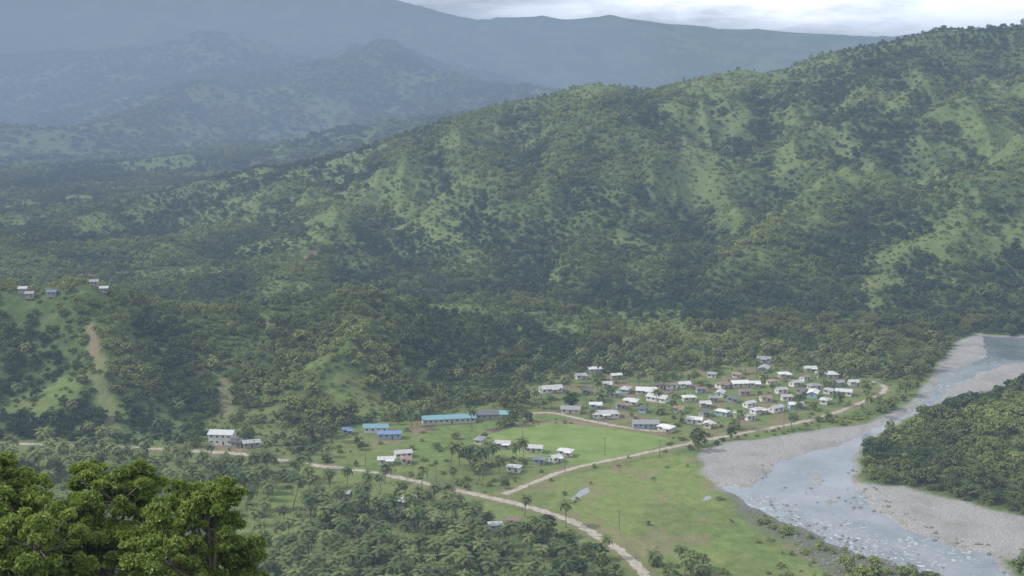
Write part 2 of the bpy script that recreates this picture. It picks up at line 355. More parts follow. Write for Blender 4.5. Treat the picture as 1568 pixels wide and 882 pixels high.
# ---------------------------------------------------------------- vegetation meshes
def leafmat(name,dark,light,trans=.0,gloss=False,inst=True):
    """instanced plants take their tint (species, vigour and painted gully shade) from a per-plant attribute"""
    m,nt,out=newmat(name)
    if inst:
        at_=N(nt,'ShaderNodeAttribute',attribute_name='tint'); at_.attribute_type='INSTANCER'; fac=at_.outputs['Fac']
    else: fac=noise(nt,.5,4)
    mid=tuple((a+b_)/2*.92 for a,b_ in zip(dark,light))
    c=ramp(nt,fac,[(.05,dark),(.5,mid),(.95,light)])
    rn=N(nt,'ShaderNodeNewGeometry')
    v=ramp(nt,rn.outputs['Random Per Island'],[(0,(.76,.78,.76)),(1,(1.25,1.2,1.05))]); c=mix(nt,1.0,c,v,'MULTIPLY')
    if gloss:
        d=N(nt,'ShaderNodeBsdfPrincipled'); d.inputs['Roughness'].default_value=.5; d.inputs['Specular IOR Level'].default_value=.35; nt.links.new(c,d.inputs['Base Color'])
    else:
        d=N(nt,'ShaderNodeBsdfDiffuse'); nt.links.new(c,d.inputs['Color'])
    if trans>0:
        t=N(nt,'ShaderNodeBsdfTranslucent'); nt.links.new(c,t.inputs[0])
        ms=N(nt,'ShaderNodeMixShader'); ms.inputs[0].default_value=trans; nt.links.new(d.outputs[0],ms.inputs[1]); nt.links.new(t.outputs[0],ms.inputs[2]); nt.links.new(ms.outputs[0],out.inputs[0])
    else: nt.links.new(d.outputs[0],out.inputs[0])
    return m
ml_tree=leafmat('leaves_forest',(.046,.078,.036),(.215,.26,.078))
ml_bush=leafmat('leaves_shrub',(.075,.11,.04),(.225,.265,.08))
ml_palm=leafmat('palm_fronds',(.085,.125,.055),(.20,.235,.095),.2)
ml_bam=leafmat('bamboo_leaves',(.12,.15,.045),(.22,.24,.08))
ml_fg=leafmat('leaves_near',(.10,.155,.03),(.27,.345,.065),.35,True,False)
mbark=simple('bark',(.15,.13,.10),.9,.3,3)
def tube(path,rad,n=6):
    path=np.array(path,float); V=[];Q=[]
    for i,p in enumerate(path):
        d=path[min(i+1,len(path)-1)]-path[max(i-1,0)]; d/=np.linalg.norm(d)+1e-9
        a=np.cross(d,[0.3,1,0.1]); a/=np.linalg.norm(a); b_=np.cross(d,a)
        for k_ in range(n):
            t=k_/n*6.2832; V.append(p+rad[i]*(a*math.cos(t)+b_*math.sin(t)))
    for i in range(len(path)-1):
        for k_ in range(n): Q.append((i*n+k_,i*n+(k_+1)%n,(i+1)*n+(k_+1)%n,(i+1)*n+k_))
    return np.array(V),np.array(Q)
def leaves(c,nr_,size,asp=.55):
    n=len(c); r=rng.normal(size=(n,3)); t=np.cross(nr_,r); t/=np.linalg.norm(t,axis=1)[:,None]+1e-9; b_=np.cross(nr_,t)
    s=size[:,None]; dr=nr_*s*.15
    V=np.stack([c+t*s*.5-dr,c+b_*s*asp*.5,c-t*s*.5-dr,c-b_*s*asp*.5],1).reshape(-1,3)
    return V,np.arange(n*4).reshape(n,4)
class MB:
    def __init__(s): s.V=[];s.Q=[];s.M=[];s.n=0
    def add(s,V,Q,m):
        s.V.append(V); s.Q.append(Q+s.n); s.M.append(np.full(len(Q),m)); s.n+=len(V)
    def mesh(s,name,mats): return fast_mesh(name,np.concatenate(s.V),np.concatenate(s.Q),mats,np.concatenate(s.M))
def clump_leaves(mb,c,r,n,size,flatz=.8,asp=.6,mi=0,rnd=.4,inner=.6):
    d=rng.normal(size=(n,3)); d/=np.linalg.norm(d,axis=1)[:,None]
    d[:,2]=np.where(d[:,2]<-.3,-d[:,2]*.6,d[:,2]); 
    rr=r*(inner+(1.05-inner)*rng.random(n)**.6)[:,None]
    p=np.array(c)+d*rr*np.array([1,1,flatz])
    nn=d*.9+rng.normal(size=(n,3))*rnd+np.array([0,0,.4]); nn/=np.linalg.norm(nn,axis=1)[:,None]
    V,Q=leaves(p,nn,size*(.6+.8*rng.random(n)),asp); mb.add(V,Q,mi)
def tree_mesh(name,Rc,Hc,th,ncl,nl,lsize,mleaf,flat_=.75):
    """crown clumps from a low skirt up to the top so that the canopy closes"""
    mb=MB()
    tp=[(0,0,-1.5),(rng.normal()*.15,rng.normal()*.15,th*.6),(rng.normal()*.3,rng.normal()*.3,th+Hc*.3),(0,0,th+Hc*.75)]
    V,Q=tube(tp,[.30,.24,.17,.05],5); mb.add(V,Q,1)
    for i in range(ncl):
        zz=1-1.25*(i+.5)/ncl; q=math.sqrt(max(0,1-zz*zz)); a=i*2.4+rng.random()*.9
        rad=Rc*.66*q*(.7+.6*rng.random()); z=th+Hc*.45+Hc*.5*zz*(.8+.45*rng.random())
        c=np.array([rad*math.cos(a),rad*math.sin(a),z]); cr=Rc*(.26+.24*rng.random())
        if i%2==0:
            V,Q=tube([(0,0,th*.8),tuple(c*np.array([.5,.5,.85])),tuple(c)],[.12,.07,.03],3); mb.add(V,Q,1)
        clump_leaves(mb,c,cr,nl,lsize,flat_)
    return mb.mesh(name,[mleaf,mbark])
def palm_mesh(name,h,lean):
    mb=MB(); path=[(lean*(t**1.6),.3*math.sin(t*2),h*t-(1 if t==0 else 0)) for t in (0,.25,.5,.75,1)]
    V,Q=tube(path,[.3,.22,.2,.18,.17],6); mb.add(V,Q,1); top=np.array(path[-1])
    nf=22
    for i in range(nf):
        az=i*2.4+rng.random()*.3; el=math.radians(72-92*(i/nf)+rng.normal()*6); L=4.3*(.85+.3*rng.random())
        ns=9; pts=[]; p=top.copy(); e=el
        for k_ in range(ns+1):
            pts.append(p.copy()); p=p+L/ns*np.array([math.cos(az)*math.cos(e),math.sin(az)*math.cos(e),math.sin(e)]); e-=.17
        pts=np.array(pts); side=np.array([-math.sin(az),math.cos(az),0])
        V,Q=tube(pts[::3],[.05,.04,.03,.015],3); mb.add(V,Q,0)
        VV=[];QQ=[]
        for k_ in range(1,ns+1):
            w=1.15*math.sin(math.pi*(k_+.8)/(ns+2))**.6
            tang=pts[k_]-pts[k_-1]
            for sgn in (-1,1):
                a0=pts[k_-1]+tang*.1; a1=pts[k_-1]+tang*.9
                tip=(a1+tang*.8+side*sgn*w*.95+np.array([0,0,-.35*w]))
                m_=(a0+tang*.6+side*sgn*w*.7+np.array([0,0,-.12*w]))
                n0=len(VV); VV+= [a0,a1,tip,m_]; QQ.append((n0,n0+1,n0+2,n0+3))
        mb.add(np.array(VV),np.array(QQ),0)
    return mb.mesh(name,[ml_palm,mbark])
def bamboo_mesh(name):
    mb=MB()
    for i in range(26):
        az=rng.random()*6.28; sp=.3+rng.random()*1.0; h=8+4*rng.random(); lean=3.8*sp
        pts=[np.array([math.cos(az)*(sp*.8+lean*t**2.2),math.sin(az)*(sp*.8+lean*t**2.2),h*(t-.22*t**3)-(1 if t==0 else 0)]) for t in (0,.3,.55,.75,.9,1.05)]
        V,Q=tube(pts,[.07,.06,.05,.04,.03,.01],3); mb.add(V,Q,1)
        for p in pts[1:]:
            clump_leaves(mb,p,1.05,16,.8,.8,.35)
    return mb.mesh(name,[ml_bam,mbark])
def coll(name,meshes):
    c=bpy.data.collections.new(name)
    for i,me in enumerate(meshes):
        o=bpy.data.objects.new(f'{me.name}_{i:02d}',me); c.objects.link(o)
    return c
trees_c=coll('forest_tree_kinds',[tree_mesh('a_forest_tree',4,6,.8,13,30,1.2,ml_tree),tree_mesh('b_forest_tree',4.5,5,.6,15,28,1.25,ml_tree,.7),tree_mesh('c_forest_tree',3.2,8,.8,14,28,1.1,ml_tree,.95),tree_mesh('d_forest_tree',3.8,6.5,.5,14,28,1.15,ml_tree),tree_mesh('e_forest_tree',5,6,2,17,28,1.3,ml_tree,.7),tree_mesh('f_forest_tree',3.4,5,.4,12,30,1.05,ml_bush)])
bush_c=coll('shrub_kinds',[tree_mesh('a_shrub',2,2.0,0,6,30,.75,ml_bush),tree_mesh('b_shrub',2.4,1.7,0,7,28,.75,ml_bush),tree_mesh('c_shrub',1.7,2.6,0,6,30,.7,ml_tree),tree_mesh('d_shrub',2.2,2.2,0,7,28,.75,ml_bush)])
palm_c=coll('coconut_palm_kinds',[palm_mesh('a_palm',9,.8),palm_mesh('b_palm',11,-1.2),palm_mesh('c_palm',7.5,.4),palm_mesh('d_palm',12.5,1.6),palm_mesh('e_palm',4,.2)])
bam_c=coll('bamboo_kinds',[bamboo_mesh('a_bamboo'),bamboo_mesh('b_bamboo')])
def rock_mesh(name):
    import bmesh
    bm=bmesh.new(); bmesh.ops.create_icosphere(bm,subdivisions=2,radius=1)
    o=rng.random()*50
    for v in bm.verts:
        v.co*=.75+.5*float(fbm(np.array([v.co.x*1.3+o]),np.array([v.co.y*1.3+v.co.z+o]),5,2)[0]); v.co.z*=.6
    me=bpy.data.meshes.new(name); bm.to_mesh(me); bm.free(); me.materials.append(mrock); return me
mrock=simple('river_rock',(.15,.145,.13),.85,.4,.8)
rock_c=coll('rock_kinds',[rock_mesh('a_rock'),rock_mesh('b_rock'),rock_mesh('c_rock')])
def scatter(name,P3,scl,idx,col,tint=None):
    n=len(P3); me=bpy.data.meshes.new(name); me.vertices.add(n); me.vertices.foreach_set('co',np.asarray(P3,np.float32).ravel())
    if tint is None: tint=rng.random(n)
    a=me.attributes.new('tint','FLOAT','POINT'); a.data.foreach_set('value',np.clip(tint,0,1).astype(np.float32))
    a=me.attributes.new('scl','FLOAT_VECTOR','POINT'); a.data.foreach_set('vector',np.asarray(scl,np.float32).ravel())
    rot=np.zeros((n,3),np.float32); rot[:,2]=rng.random(n)*6.283; rot[:,0]=rng.normal(size=n)*.06; rot[:,1]=rng.normal(size=n)*.06
    a=me.attributes.new('rot','FLOAT_VECTOR','POINT'); a.data.foreach_set('vector',rot.ravel())
    a=me.attributes.new('kind','INT','POINT'); a.data.foreach_set('value',np.asarray(idx,np.int32))
    o=link(name,me)
    ng=bpy.data.node_groups.new(name+'_nodes','GeometryNodeTree')
    ng.interface.new_socket('Geometry',in_out='INPUT',socket_type='NodeSocketGeometry'); ng.interface.new_socket('Geometry',in_out='OUTPUT',socket_type='NodeSocketGeometry')
    gi=ng.nodes.new('NodeGroupInput'); go=ng.nodes.new('NodeGroupOutput'); ip=ng.nodes.new('GeometryNodeInstanceOnPoints'); ci=ng.nodes.new('GeometryNodeCollectionInfo')
    ci.inputs['Collection'].default_value=col; ci.inputs['Separate Children'].default_value=True; ci.inputs['Reset Children'].default_value=True
    ip.inputs['Pick Instance'].default_value=True
    def na(nm,t):
        q=ng.nodes.new('GeometryNodeInputNamedAttribute'); q.data_type=t; q.inputs['Name'].default_value=nm; return [s for s in q.outputs if s.enabled and s.name=='Attribute'][0]
    L=ng.links; L.new(gi.outputs[0],ip.inputs['Points']); L.new(ci.outputs[0],ip.inputs['Instance'])
    L.new(na('scl','FLOAT_VECTOR'),ip.inputs['Scale']); L.new(na('rot','FLOAT_VECTOR'),ip.inputs['Rotation']); L.new(na('kind','INT'),ip.inputs['Instance Index']); L.new(ip.outputs[0],go.inputs[0])
    md=o.modifiers.new('scatter','NODES'); md.node_group=ng
    return o
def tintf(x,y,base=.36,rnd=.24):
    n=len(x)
    t=base+.32*convex(x,y)+1.9*(fbm(x/130,y/130,301,4)-.5)+.8*(fbm(x/26,y/26,311,3)-.5)+rnd*(rng.random(n)-.5)  # convexity term paints shade into gullies; noise and random terms vary the plants
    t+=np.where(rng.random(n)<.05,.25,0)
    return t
# ---------------------------------------------------------------- houses list
W='w';GR='g';RU='r';TQ='t';BL='b';DK='d'
houses=[(843,597,38,W),(912,567,24,W),(889,577,18,GR),(943,577,18,W),(926,636,46,W),(874,629,32,GR),(912,622,20,W),(958,598,22,W),(990,600,34,W),(1008,611,36,W),(966,616,24,W),(1027,592,20,GR),(1047,590,20,W),(1055,611,22,W),(1079,620,18,W),(1103,604,20,W),(1107,590,24,GR),(1132,589,28,W),(1155,589,18,W),(1140,602,18,RU),(1170,551,22,W),(1170,566,24,W),(1201,575,20,W),(1196,599,18,W),(1240,566,20,W),(1266,575,36,W),(1217,588,18,GR),(1147,620,20,W),(1160,630,24,W),(1188,627,24,W),(1132,636,16,W),(1106,633,22,W),(1218,622,24,W),(1245,604,26,W),(1270,600,18,GR),(1292,602,26,W),(1308,587,20,W),(1247,593,22,W),(1172,611,18,RU),(988,651,44,W),(1020,657,26,W),(1064,645,26,W),(1084,652,16,W),(735,676,22,W),(770,682,26,W),(818,689,28,W),(866,694,24,W),(826,707,18,GR),(850,704,14,W),(787,719,22,W),(591,707,26,W),(617,697,28,W),(622,706,16,GR),(528,759,22,W),(621,769,34,W),(759,808,22,W),(783,800,16,GR),(385,681,28,W),(532,661,12,BL),(940,605,16,GR),(930,590,14,W),(1090,575,14,W),
 (897,600,16,DK),(1073,598,16,RU),(1030,605,14,DK),(1092,612,15,GR),(1122,612,16,DK),(1182,586,16,GR),(1228,600,15,DK),(1204,610,17,GR),(1262,615,17,W),(1232,580,14,RU),(1040,628,17,GR),(985,628,18,DK),(950,622,14,RU),(1284,588,15,GR),(1128,575,14,GR),(1010,592,14,DK),(1078,634,14,DK),(1148,640,14,W)]
hxy=np.array([G(h[0],h[1]+3) for h in houses]+[G(575,660),G(597,670),G(687,645),G(753,638),G(345,677),G(665,645),G(710,640),G(330,677)])
hill_h=[(80,454,13,BL),(36,449,8,W),(46,457,7,GR),(145,438,12,GR),(165,408,7,W),(160,449,7,W)]
hh=[]
for u,v,w_,c in hill_h:
    h=hit(u,v)
    if h: hh.append((h,w_,c))
hillxy=np.array([(h[0][0],h[0][1]) for h in hh])
# ---------------------------------------------------------------- scatter
def jitter(x0,x1,y0,y1,s):
    gx=np.arange(x0,x1,s);gy=np.arange(y0,y1,s); A,B=np.meshgrid(gx,gy); A=A.ravel();B=B.ravel()
    return A+(rng.random(A.shape)-.5)*s*.95,B+(rng.random(A.shape)-.5)*s*.95
def zone_cull(x,y,kind):
    n=len(x); v=sd(x,y,valley)>0
    hg=cleargrass(x,y); so_=soilmask(x,y); st=stripmask(x,y,0)
    if kind=='tree': p=np.where(v,.6,1-.97*hg)
    elif kind=='bush': p=np.where(v,.6,.12+.7*hg)
    elif kind=='palm': p=np.where(v,.12,.02*(y<900))
    p=p*(1-np.clip(so_*1.2,0,1))*(1-.93*st)
    loc=(y<1150)&(y>380)
    X_,Y_=x[loc],y[loc]; q=p[loc]
    def ov(poly,t,b_,pa,bm=0):
        nonlocal q
        val={'tree':t,'bush':b_,'palm':pa}[kind]
        q=np.where(inside(X_,Y_,poly),val,q)
    openp=sstep(fbm(X_/28,Y_/28,15,3),.46,.6)
    ov(palmz,.05*(1-openp),.40*(1-openp)+.06,(.97-.62*openp))
    ov(openz,.03,.10,.03); ov(village,.12,.24,.2); ov(island,.95,.9,0)
    ov(GP([(860,590),(860,560),(1000,545),(1150,540),(1300,556),(1370,585),(1300,575),(1150,560),(1000,575)]),.7,.5,.3)
    ov(GP([(700,735),(760,690),(830,715),(880,708),(860,725),(780,755),(740,752)]),.08,.3,.4)
    ov(meadow,.0,.012,.0); ov(field,0,0,0)
    ov(GP([(1120,755),(1300,835),(1440,885),(1500,960),(1100,960),(1180,840)]),.02,.35,0)
    ov(GP([(790,800),(850,815),(900,845),(950,872),(1050,856),(1080,870),(1080,960),(880,960),(800,850)]),.55,.5,.15)
    ov(GP([(1300,860),(1460,868),(1500,960),(1250,960)]),.5,.5,0)
    for g in gravel: ov(g,0,0.004,0)
    dw=sd(X_,Y_,water); q=np.where(dw>-4,0,q)
    gs=np.max([sd(X_,Y_,g) for g in gravel],axis=0); q=np.where(gs>-2,q*.02,q)
    for i,r in enumerate(roads):
        dd=dist_poly(X_,Y_,r,False); q=np.where(dd<(5 if kind!='bush' else 3.5),0,q)
        if kind!='bush': q=np.where(dist_poly(X_,Y_+12,r,False)<9,q*.27,q)
        else: q=np.where(dist_poly(X_,Y_+6,r,False)<5,q*.4,q)
    for hx,hy in hxy:
        dx=np.abs(X_-hx); dy=Y_-hy
        q=np.where((dx<6.5)&(dy>-(20 if kind!='bush' else 11))&(dy<6.5),0,q)
    for hx,hy in hillxy:
        dx=np.abs(X_-hx); dy=Y_-hy
        q=np.where((dx<6)&(dy>-24)&(dy<6),0 if kind=='tree' else q,q)
        q=np.where((dx<5)&(dy>-8)&(dy<5),0,q)
    p[loc]=q
    return p
def place(kind,boxes):
    XX=[];YY=[]
    for (ya,yb,s) in boxes:
        lim=.46*yb+80; x,y=jitter(-lim,lim,ya,yb,s); m=np.abs(x)<.46*y+80; x=x[m];y=y[m]
        m=rng.random(len(x))<zone_cull(x,y,kind); XX.append(x[m]);YY.append(y[m])
    return np.concatenate(XX),np.concatenate(YY)
x,y=place('tree',[(440,1150,6.0),(1150,1500,6.8),(1500,2600,8.2)]); 
n=len(x); s=.5+.6*rng.random(n)**2.2; s*=.65+.7*fbm(x/35,y/35,66,3); s*=1-.15*convex(x,y)
s=np.where(y>1500,s*1.2,s)
cd=dist_poly(x,y,[at(*p)[:2] for p in ridges[0][2]],False); s*=.72+.28*sstep(cd,25,90)
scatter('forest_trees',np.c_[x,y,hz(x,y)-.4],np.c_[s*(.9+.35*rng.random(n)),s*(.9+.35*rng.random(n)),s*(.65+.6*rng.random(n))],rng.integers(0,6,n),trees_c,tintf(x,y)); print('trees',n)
x,y=jitter(-2400,2400,2600,5200,19); m=(np.abs(x)<.46*y+80)&(rng.random(len(x))<1-.8*cleargrass(x,y)); x=x[m];y=y[m]; n=len(x); s=1.4+1.2*rng.random(n)
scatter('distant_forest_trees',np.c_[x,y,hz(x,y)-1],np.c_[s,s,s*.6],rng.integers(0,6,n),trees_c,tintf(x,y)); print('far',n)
x,y=place('bush',[(440,1150,4.7),(1150,1750,6.2)]); n=len(x); s=.4+.65*rng.random(n)**1.6; s=np.where(y>1150,s*1.25,s)
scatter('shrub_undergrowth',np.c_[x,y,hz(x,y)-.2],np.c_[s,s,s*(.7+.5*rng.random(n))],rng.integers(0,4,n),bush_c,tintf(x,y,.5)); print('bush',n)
x,y=place('palm',[(440,1000,6.0)]); n=len(x); s=.70+.38*rng.random(n)
scatter('coconut_palms',np.c_[x,y,hz(x,y)-.1],np.c_[s,s,s*(.85+.3*rng.random(n))],rng.integers(0,5,n),palm_c); print('palm',n)
bx=[];by=[]
for (u,v,du,dv,c_) in [(1380,520,60,22,40),(1250,505,80,15,30),(1400,560,35,18,22),(1120,500,60,15,16),(960,520,60,15,12),(800,555,40,15,10),(1480,500,60,10,12),(840,470,60,15,10)]:
    for i in range(c_):
        h=hit(u+random.uniform(-du,du),v+random.uniform(-dv,dv))
        if h: bx.append(h[0]);by.append(h[1])
bx=np.array(bx);by=np.array(by); m=(sd(bx,by,water)<-6)&(np.max([sd(bx,by,g) for g in gravel],axis=0)<-2); bx=bx[m];by=by[m]; n=len(bx); s=.6+.5*rng.random(n)
scatter('bamboo_thicket',np.c_[bx,by,hz(bx,by)],np.c_[s,s,s],rng.integers(0,2,n),bam_c)
# rocks
x,y=jitter(120,420,440,800,2.2); pr=np.where(sd(x,y,bank)>0,.5,0); wd=sd(x,y,water); pr=np.maximum(pr,np.where((np.abs(wd+3)<7)&(y<640),.22,0)); pr=np.maximum(pr,np.where((wd>0)&(y<610),.13*(fbm(x/15,y/15,8,3)>.47),0))
m=rng.random(len(x))<pr; x=x[m];y=y[m]; n=len(x); s=.3+.9*rng.random(n)**3
scatter('river_rocks',np.c_[x,y,np.maximum(hz(x,y),-.85)+.05],np.c_[s*1.2,s,s],rng.integers(0,3,n),rock_c)
# ---------------------------------------------------------------- houses
wallm=[simple('wall_paint_white',(.58,.57,.53),.7,.1),simple('wall_paint_cream',(.46,.42,.33),.8,.12),simple('wall_blue',(.25,.36,.42),.8,.12),simple('wall_block',(.31,.29,.26),.9,.15)]
def roofmat(name,col,rust=.0):
    m,nt,out=newmat(name); b=N(nt,'ShaderNodeBsdfPrincipled'); b.inputs['Roughness'].default_value=.45; 
    tc=N(nt,'ShaderNodeTexCoord'); wv=N(nt,'ShaderNodeTexWave'); wv.inputs['Scale'].default_value=2.2; nt.links.new(tc.outputs['Object'],wv.inputs[0])
    bp=N(nt,'ShaderNodeBump'); bp.inputs['Strength'].default_value=.4; bp.inputs['Distance'].default_value=.05; nt.links.new(wv.outputs[1],bp.inputs['Height']); nt.links.new(bp.outputs[0],b.inputs['Normal'])
    oi=N(nt,'ShaderNodeObjectInfo'); base=mix(nt,oi.outputs['Random'],col,tuple(x*.62 for x in col))
    nz=noise(nt,.6,6,tc.outputs['Object']); f=ramp(nt,nz,[(.48,(0,0,0)),(.72,(rust,)*3)]); c=mix(nt,f,base,(.2,.11,.07))
    nt.links.new(c,b.inputs['Base Color']); nt.links.new(b.outputs[0],out.inputs[0]); return m
roofs={W:roofmat('roof_iron_white',(.60,.60,.59),.35),GR:roofmat('roof_iron_grey',(.33,.34,.34),.5),RU:roofmat('roof_iron_rusty',(.26,.17,.13),.8),TQ:roofmat('roof_iron_turquoise',(.18,.37,.42),.05),BL:roofmat('roof_iron_blue',(.12,.20,.36),.1),DK:roofmat('roof_iron_dark',(.11,.115,.12),.3)}
mwin=simple('window_glass',(.03,.04,.045),.15,.1); mtrim=simple('trim_white',(.65,.65,.63),.6,.05); mdoor=simple('door_wood',(.16,.08,.045),.7,.2); mpost=simple('post_timber',(.2,.16,.12),.85,.2)
def boxes_mesh(name,bl,mat):
    V=[];Fc=[]
    for (cx,cy,cz,sx,sy,sz) in bl:
        o=len(V)
        for dz in (-.5,.5):
            for dx,dy in ((-.5,-.5),(.5,-.5),(.5,.5),(-.5,.5)): V.append((cx+dx*sx,cy+dy*sy,cz+dz*sz))
        Fc+=[(o,o+3,o+2,o+1),(o+4,o+5,o+6,o+7),(o,o+1,o+5,o+4),(o+1,o+2,o+6,o+5),(o+2,o+3,o+7,o+6),(o+3,o,o+4,o+7)]
    me=bpy.data.meshes.new(name); me.from_pydata(V,[],Fc); me.materials.append(mat); me.update(); return me
def house(name,x,y,z,rot,L,Wd,wh,wall,roof,pitch=.35,hip=False,porch=True,storeys=1):
    e=bpy.data.objects.new(name,None); scene.collection.objects.link(e); e.location=(x,y,z); e.rotation_euler=(0,0,rot)
    b0=.35; t=b0+wh*storeys; rh=Wd*.5*pitch
    l,w=L/2,Wd/2
    V=[(-l,-w,-.8),(l,-w,-.8),(l,w,-.8),(-l,w,-.8),(-l,-w,t),(l,-w,t),(l,w,t),(-l,w,t)]
    Fs=[(0,1,5,4),(2,3,7,6)]
    if hip: Fs+=[(1,2,6,5),(3,0,4,7)]
    else: V+=[(-l,0,t+rh-.05),(l,0,t+rh-.05)]; Fs+=[(1,2,6,9,5),(3,0,4,8,7)]
    me=bpy.data.meshes.new('walls'); me.from_pydata(V,[],Fs); me.materials.append(wall); me.update(); link('walls',me,e)
    ov=.6; ll,ww=l+ov,w+ov; tz=t-ov*pitch+.03; rz=t+rh+.03; ri=l-w if hip else ll
    ri=max(ri,.4)
    th=.1
    V=[]
    for dz in (0,th): V+=[(-ll,-ww,tz+dz),(ll,-ww,tz+dz),(ll,ww,tz+dz),(-ll,ww,tz+dz),(-ri,0,rz+dz),(ri,0,rz+dz)]
    top=[(6,7,11,10),(8,9,10,11),(7,8,11),(9,6,10)] if hip else [(6,7,11,10),(8,9,10,11)]
    bot=[(0,4,5,1),(2,5,4,3)]+([(1,5,2),(3,4,0)] if hip else [])
    edge=[(0,1,7,6),(2,3,9,8)]+([(1,2,8,7),(3,0,6,9)] if hip else [(1,5,11,7),(5,2,8,11),(3,4,10,9),(4,0,6,10)])
    me=bpy.data.meshes.new('roof'); me.from_pydata(V,[],top+bot+edge); me.materials.append(roof); me.update(); link('roof',me,e)
    wins=[];frm=[]
    for st in range(storeys):
        zz=b0+wh*st+wh*.58; nw=max(2,int(L/2.8))
        for i in range(nw):
            cx=-l+(i+.5)*L/nw
            if st==0 and i==nw//2: continue
            for sy in (-1,1):
                frm.append((cx,sy*(w+.02),zz,1.35,.06,1.15)); wins.append((cx,sy*(w+.06),zz,1.15,.05,.95))
        for sx in (-1,1):
            frm.append((sx*(l+.02),0,zz,.06,1.35,1.15)); wins.append((sx*(l+.06),0,zz,.05,1.15,.95))
    link('window_frames',boxes_mesh('window_frames',frm,mtrim),e); link('windows',boxes_mesh('windows',wins,mwin),e)
    cx=-l+(max(2,int(L/2.8))//2+.5)*L/max(2,int(L/2.8))
    link('door',boxes_mesh('door',[(cx,-w-.03,b0+1,.95,.07,2)],mdoor),e)
    if porch:
        pw=min(L*.5,4.5); 
        link('porch',boxes_mesh('porch',[(cx,-w-1.1,b0-.15,pw,2.1,.2),(cx-pw/2+.1,-w-2.0,b0+1.1,.12,.12,2.3),(cx+pw/2-.1,-w-2.0,b0+1.1,.12,.12,2.3),(cx,-w-2.4,.1,1.2,.5,.25)],mpost),e)
        me=bpy.data.meshes.new('porch_roof'); a=b0+2.25; V=[]
        for dz in (0,.07): V+=[(cx-pw/2-.2,-w-2.3,a+dz),(cx+pw/2+.2,-w-2.3,a+dz),(cx+pw/2+.2,-w-.02,a+.3+dz),(cx-pw/2-.2,-w-.02,a+.3+dz)]
        me.from_pydata(V,[],[(4,5,6,7),(0,3,2,1),(0,1,5,4),(1,2,6,5),(3,0,4,7)]); me.materials.append(roof); link('porch_roof',me,e)
    return e
for i,(u,v,w,c) in enumerate(houses):
    x,y=G(u,v+3); L=max(5.0,w*math.hypot(y,H)/F*.88); 
    rot=random.choice([0,0.1,.3,-.3,.6,-.15,.15,1.2,-.6]); Wd=min(7.2,max(4.3,L*.62))
    if c==GR and random.random()<.3: c=RU
    if c==W and random.random()<.1: c=GR
    house('village_house',x,y,0,rot,L,Wd,2.6,random.choice([wallm[0],wallm[0],wallm[1],wallm[2],wallm[3]]),roofs[c],.38,hip=(i%3==1),porch=(i%2==0))
def sc(u,v,w,name,c,wall,rot=0,wd=8,st=1,hip=False):
    x,y=G(u,v); L=w*math.hypot(y,H)/F; return house(name,x,y,0,rot,L,wd,2.9,wall,roofs[c],.36,hip,False,st)
sc(687,647,80,'school_building',TQ,wallm[1],.17,7.5); sc(745,640,34,'school_hall',DK,wallm[3],.12,9); sc(771,640,16,'school_office',TQ,wallm[2],.0,7)
sc(576,661,36,'classroom_block',TQ,wallm[0],.05,7); sc(597,671,34,'classroom_block',BL,wallm[2],.05,5.5)
sc(341,679,36,'general_store',W,wallm[0],-.1,8,2,False); sc(364,683,16,'storage_shed',DK,wallm[3],-.1,6)
for h,w_,c in hh:
    house('village_house',h[0],h[1],h[2]+.6,.1,max(5,w_*h[1]/F),5,2.5,wallm[3],roofs[c],.38,False,False)
# ---------------------------------------------------------------- utility poles
mpole=simple('pole_timber',(.14,.11,.085),.9,.2)
for u,v in [(948,812),(493,700),(800,668),(926,697),(1090,690),(668,738),(560,715),(390,700),(230,690),(865,722),(1010,700),(1200,655)]:
    x,y=G(u,v); mb=MB(); V,Q=tube([(0,0,-.5),(0,0,5),(0,0,9.5)],[.16,.13,.1],8); mb.add(V,Q,0)
    V,Q=tube([(-1.1,0,8.8),(0,.12,8.8),(1.1,0,8.8)],[.07,.07,.07],4); mb.add(V,Q,0)
    for q in (-1,-.4,.4,1): V,Q=tube([(q,0,8.85),(q,0,9.1)],[.05,.03],5); mb.add(V,Q,0)
    link('utility_pole',mb.mesh('utility_pole',[mpole]),None,(x,y,0))
# ---------------------------------------------------------------- cattle
mcow=simple('cow_hide',(.09,.055,.035),.8,.35,1.2)
def cow_mesh():
    V=[(0,0,1.15),(.55,0,1.2),(.8,0,1.25),(1.15,0,1.2),(1.45,0,.95),(1.75,0,.7), (-.5,0,1.15),(-.8,0,1.2),(-.95,0,.9),(-1.0,0,.5)]
    E=[(0,1),(1,2),(2,3),(3,4),(4,5),(0,6),(6,7),(7,8),(8,9)]; R=[.36,.34,.26,.17,.14,.08,.34,.24,.03,.02]
    for sx,hock in ((.6,0),(-.65,1)):
        for sy in (-.2,.2):
            o=len(V)
            if hock: pts=[(sx,sy,.85),(sx+.08,sy,.68),(sx-.12,sy,.38),(sx-.05,sy,.02)]; rr=[.17,.12,.06,.06]
            else: pts=[(sx,sy,.85),(sx,sy,.62),(sx+.02,sy,.34),(sx,sy,.02)]; rr=[.14,.1,.06,.06]
            V+=pts; R+=rr; E+=[(1 if not hock else 6,o),(o,o+1),(o+1,o+2),(o+2,o+3)]
    for sy in (-1,1): o=len(V); V+=[(1.43,.17*sy,1.05)]; R+=[.04]; E+=[(4,o)]
    me=bpy.data.meshes.new('cow'); me.from_pydata(V,E,[]); return me,R
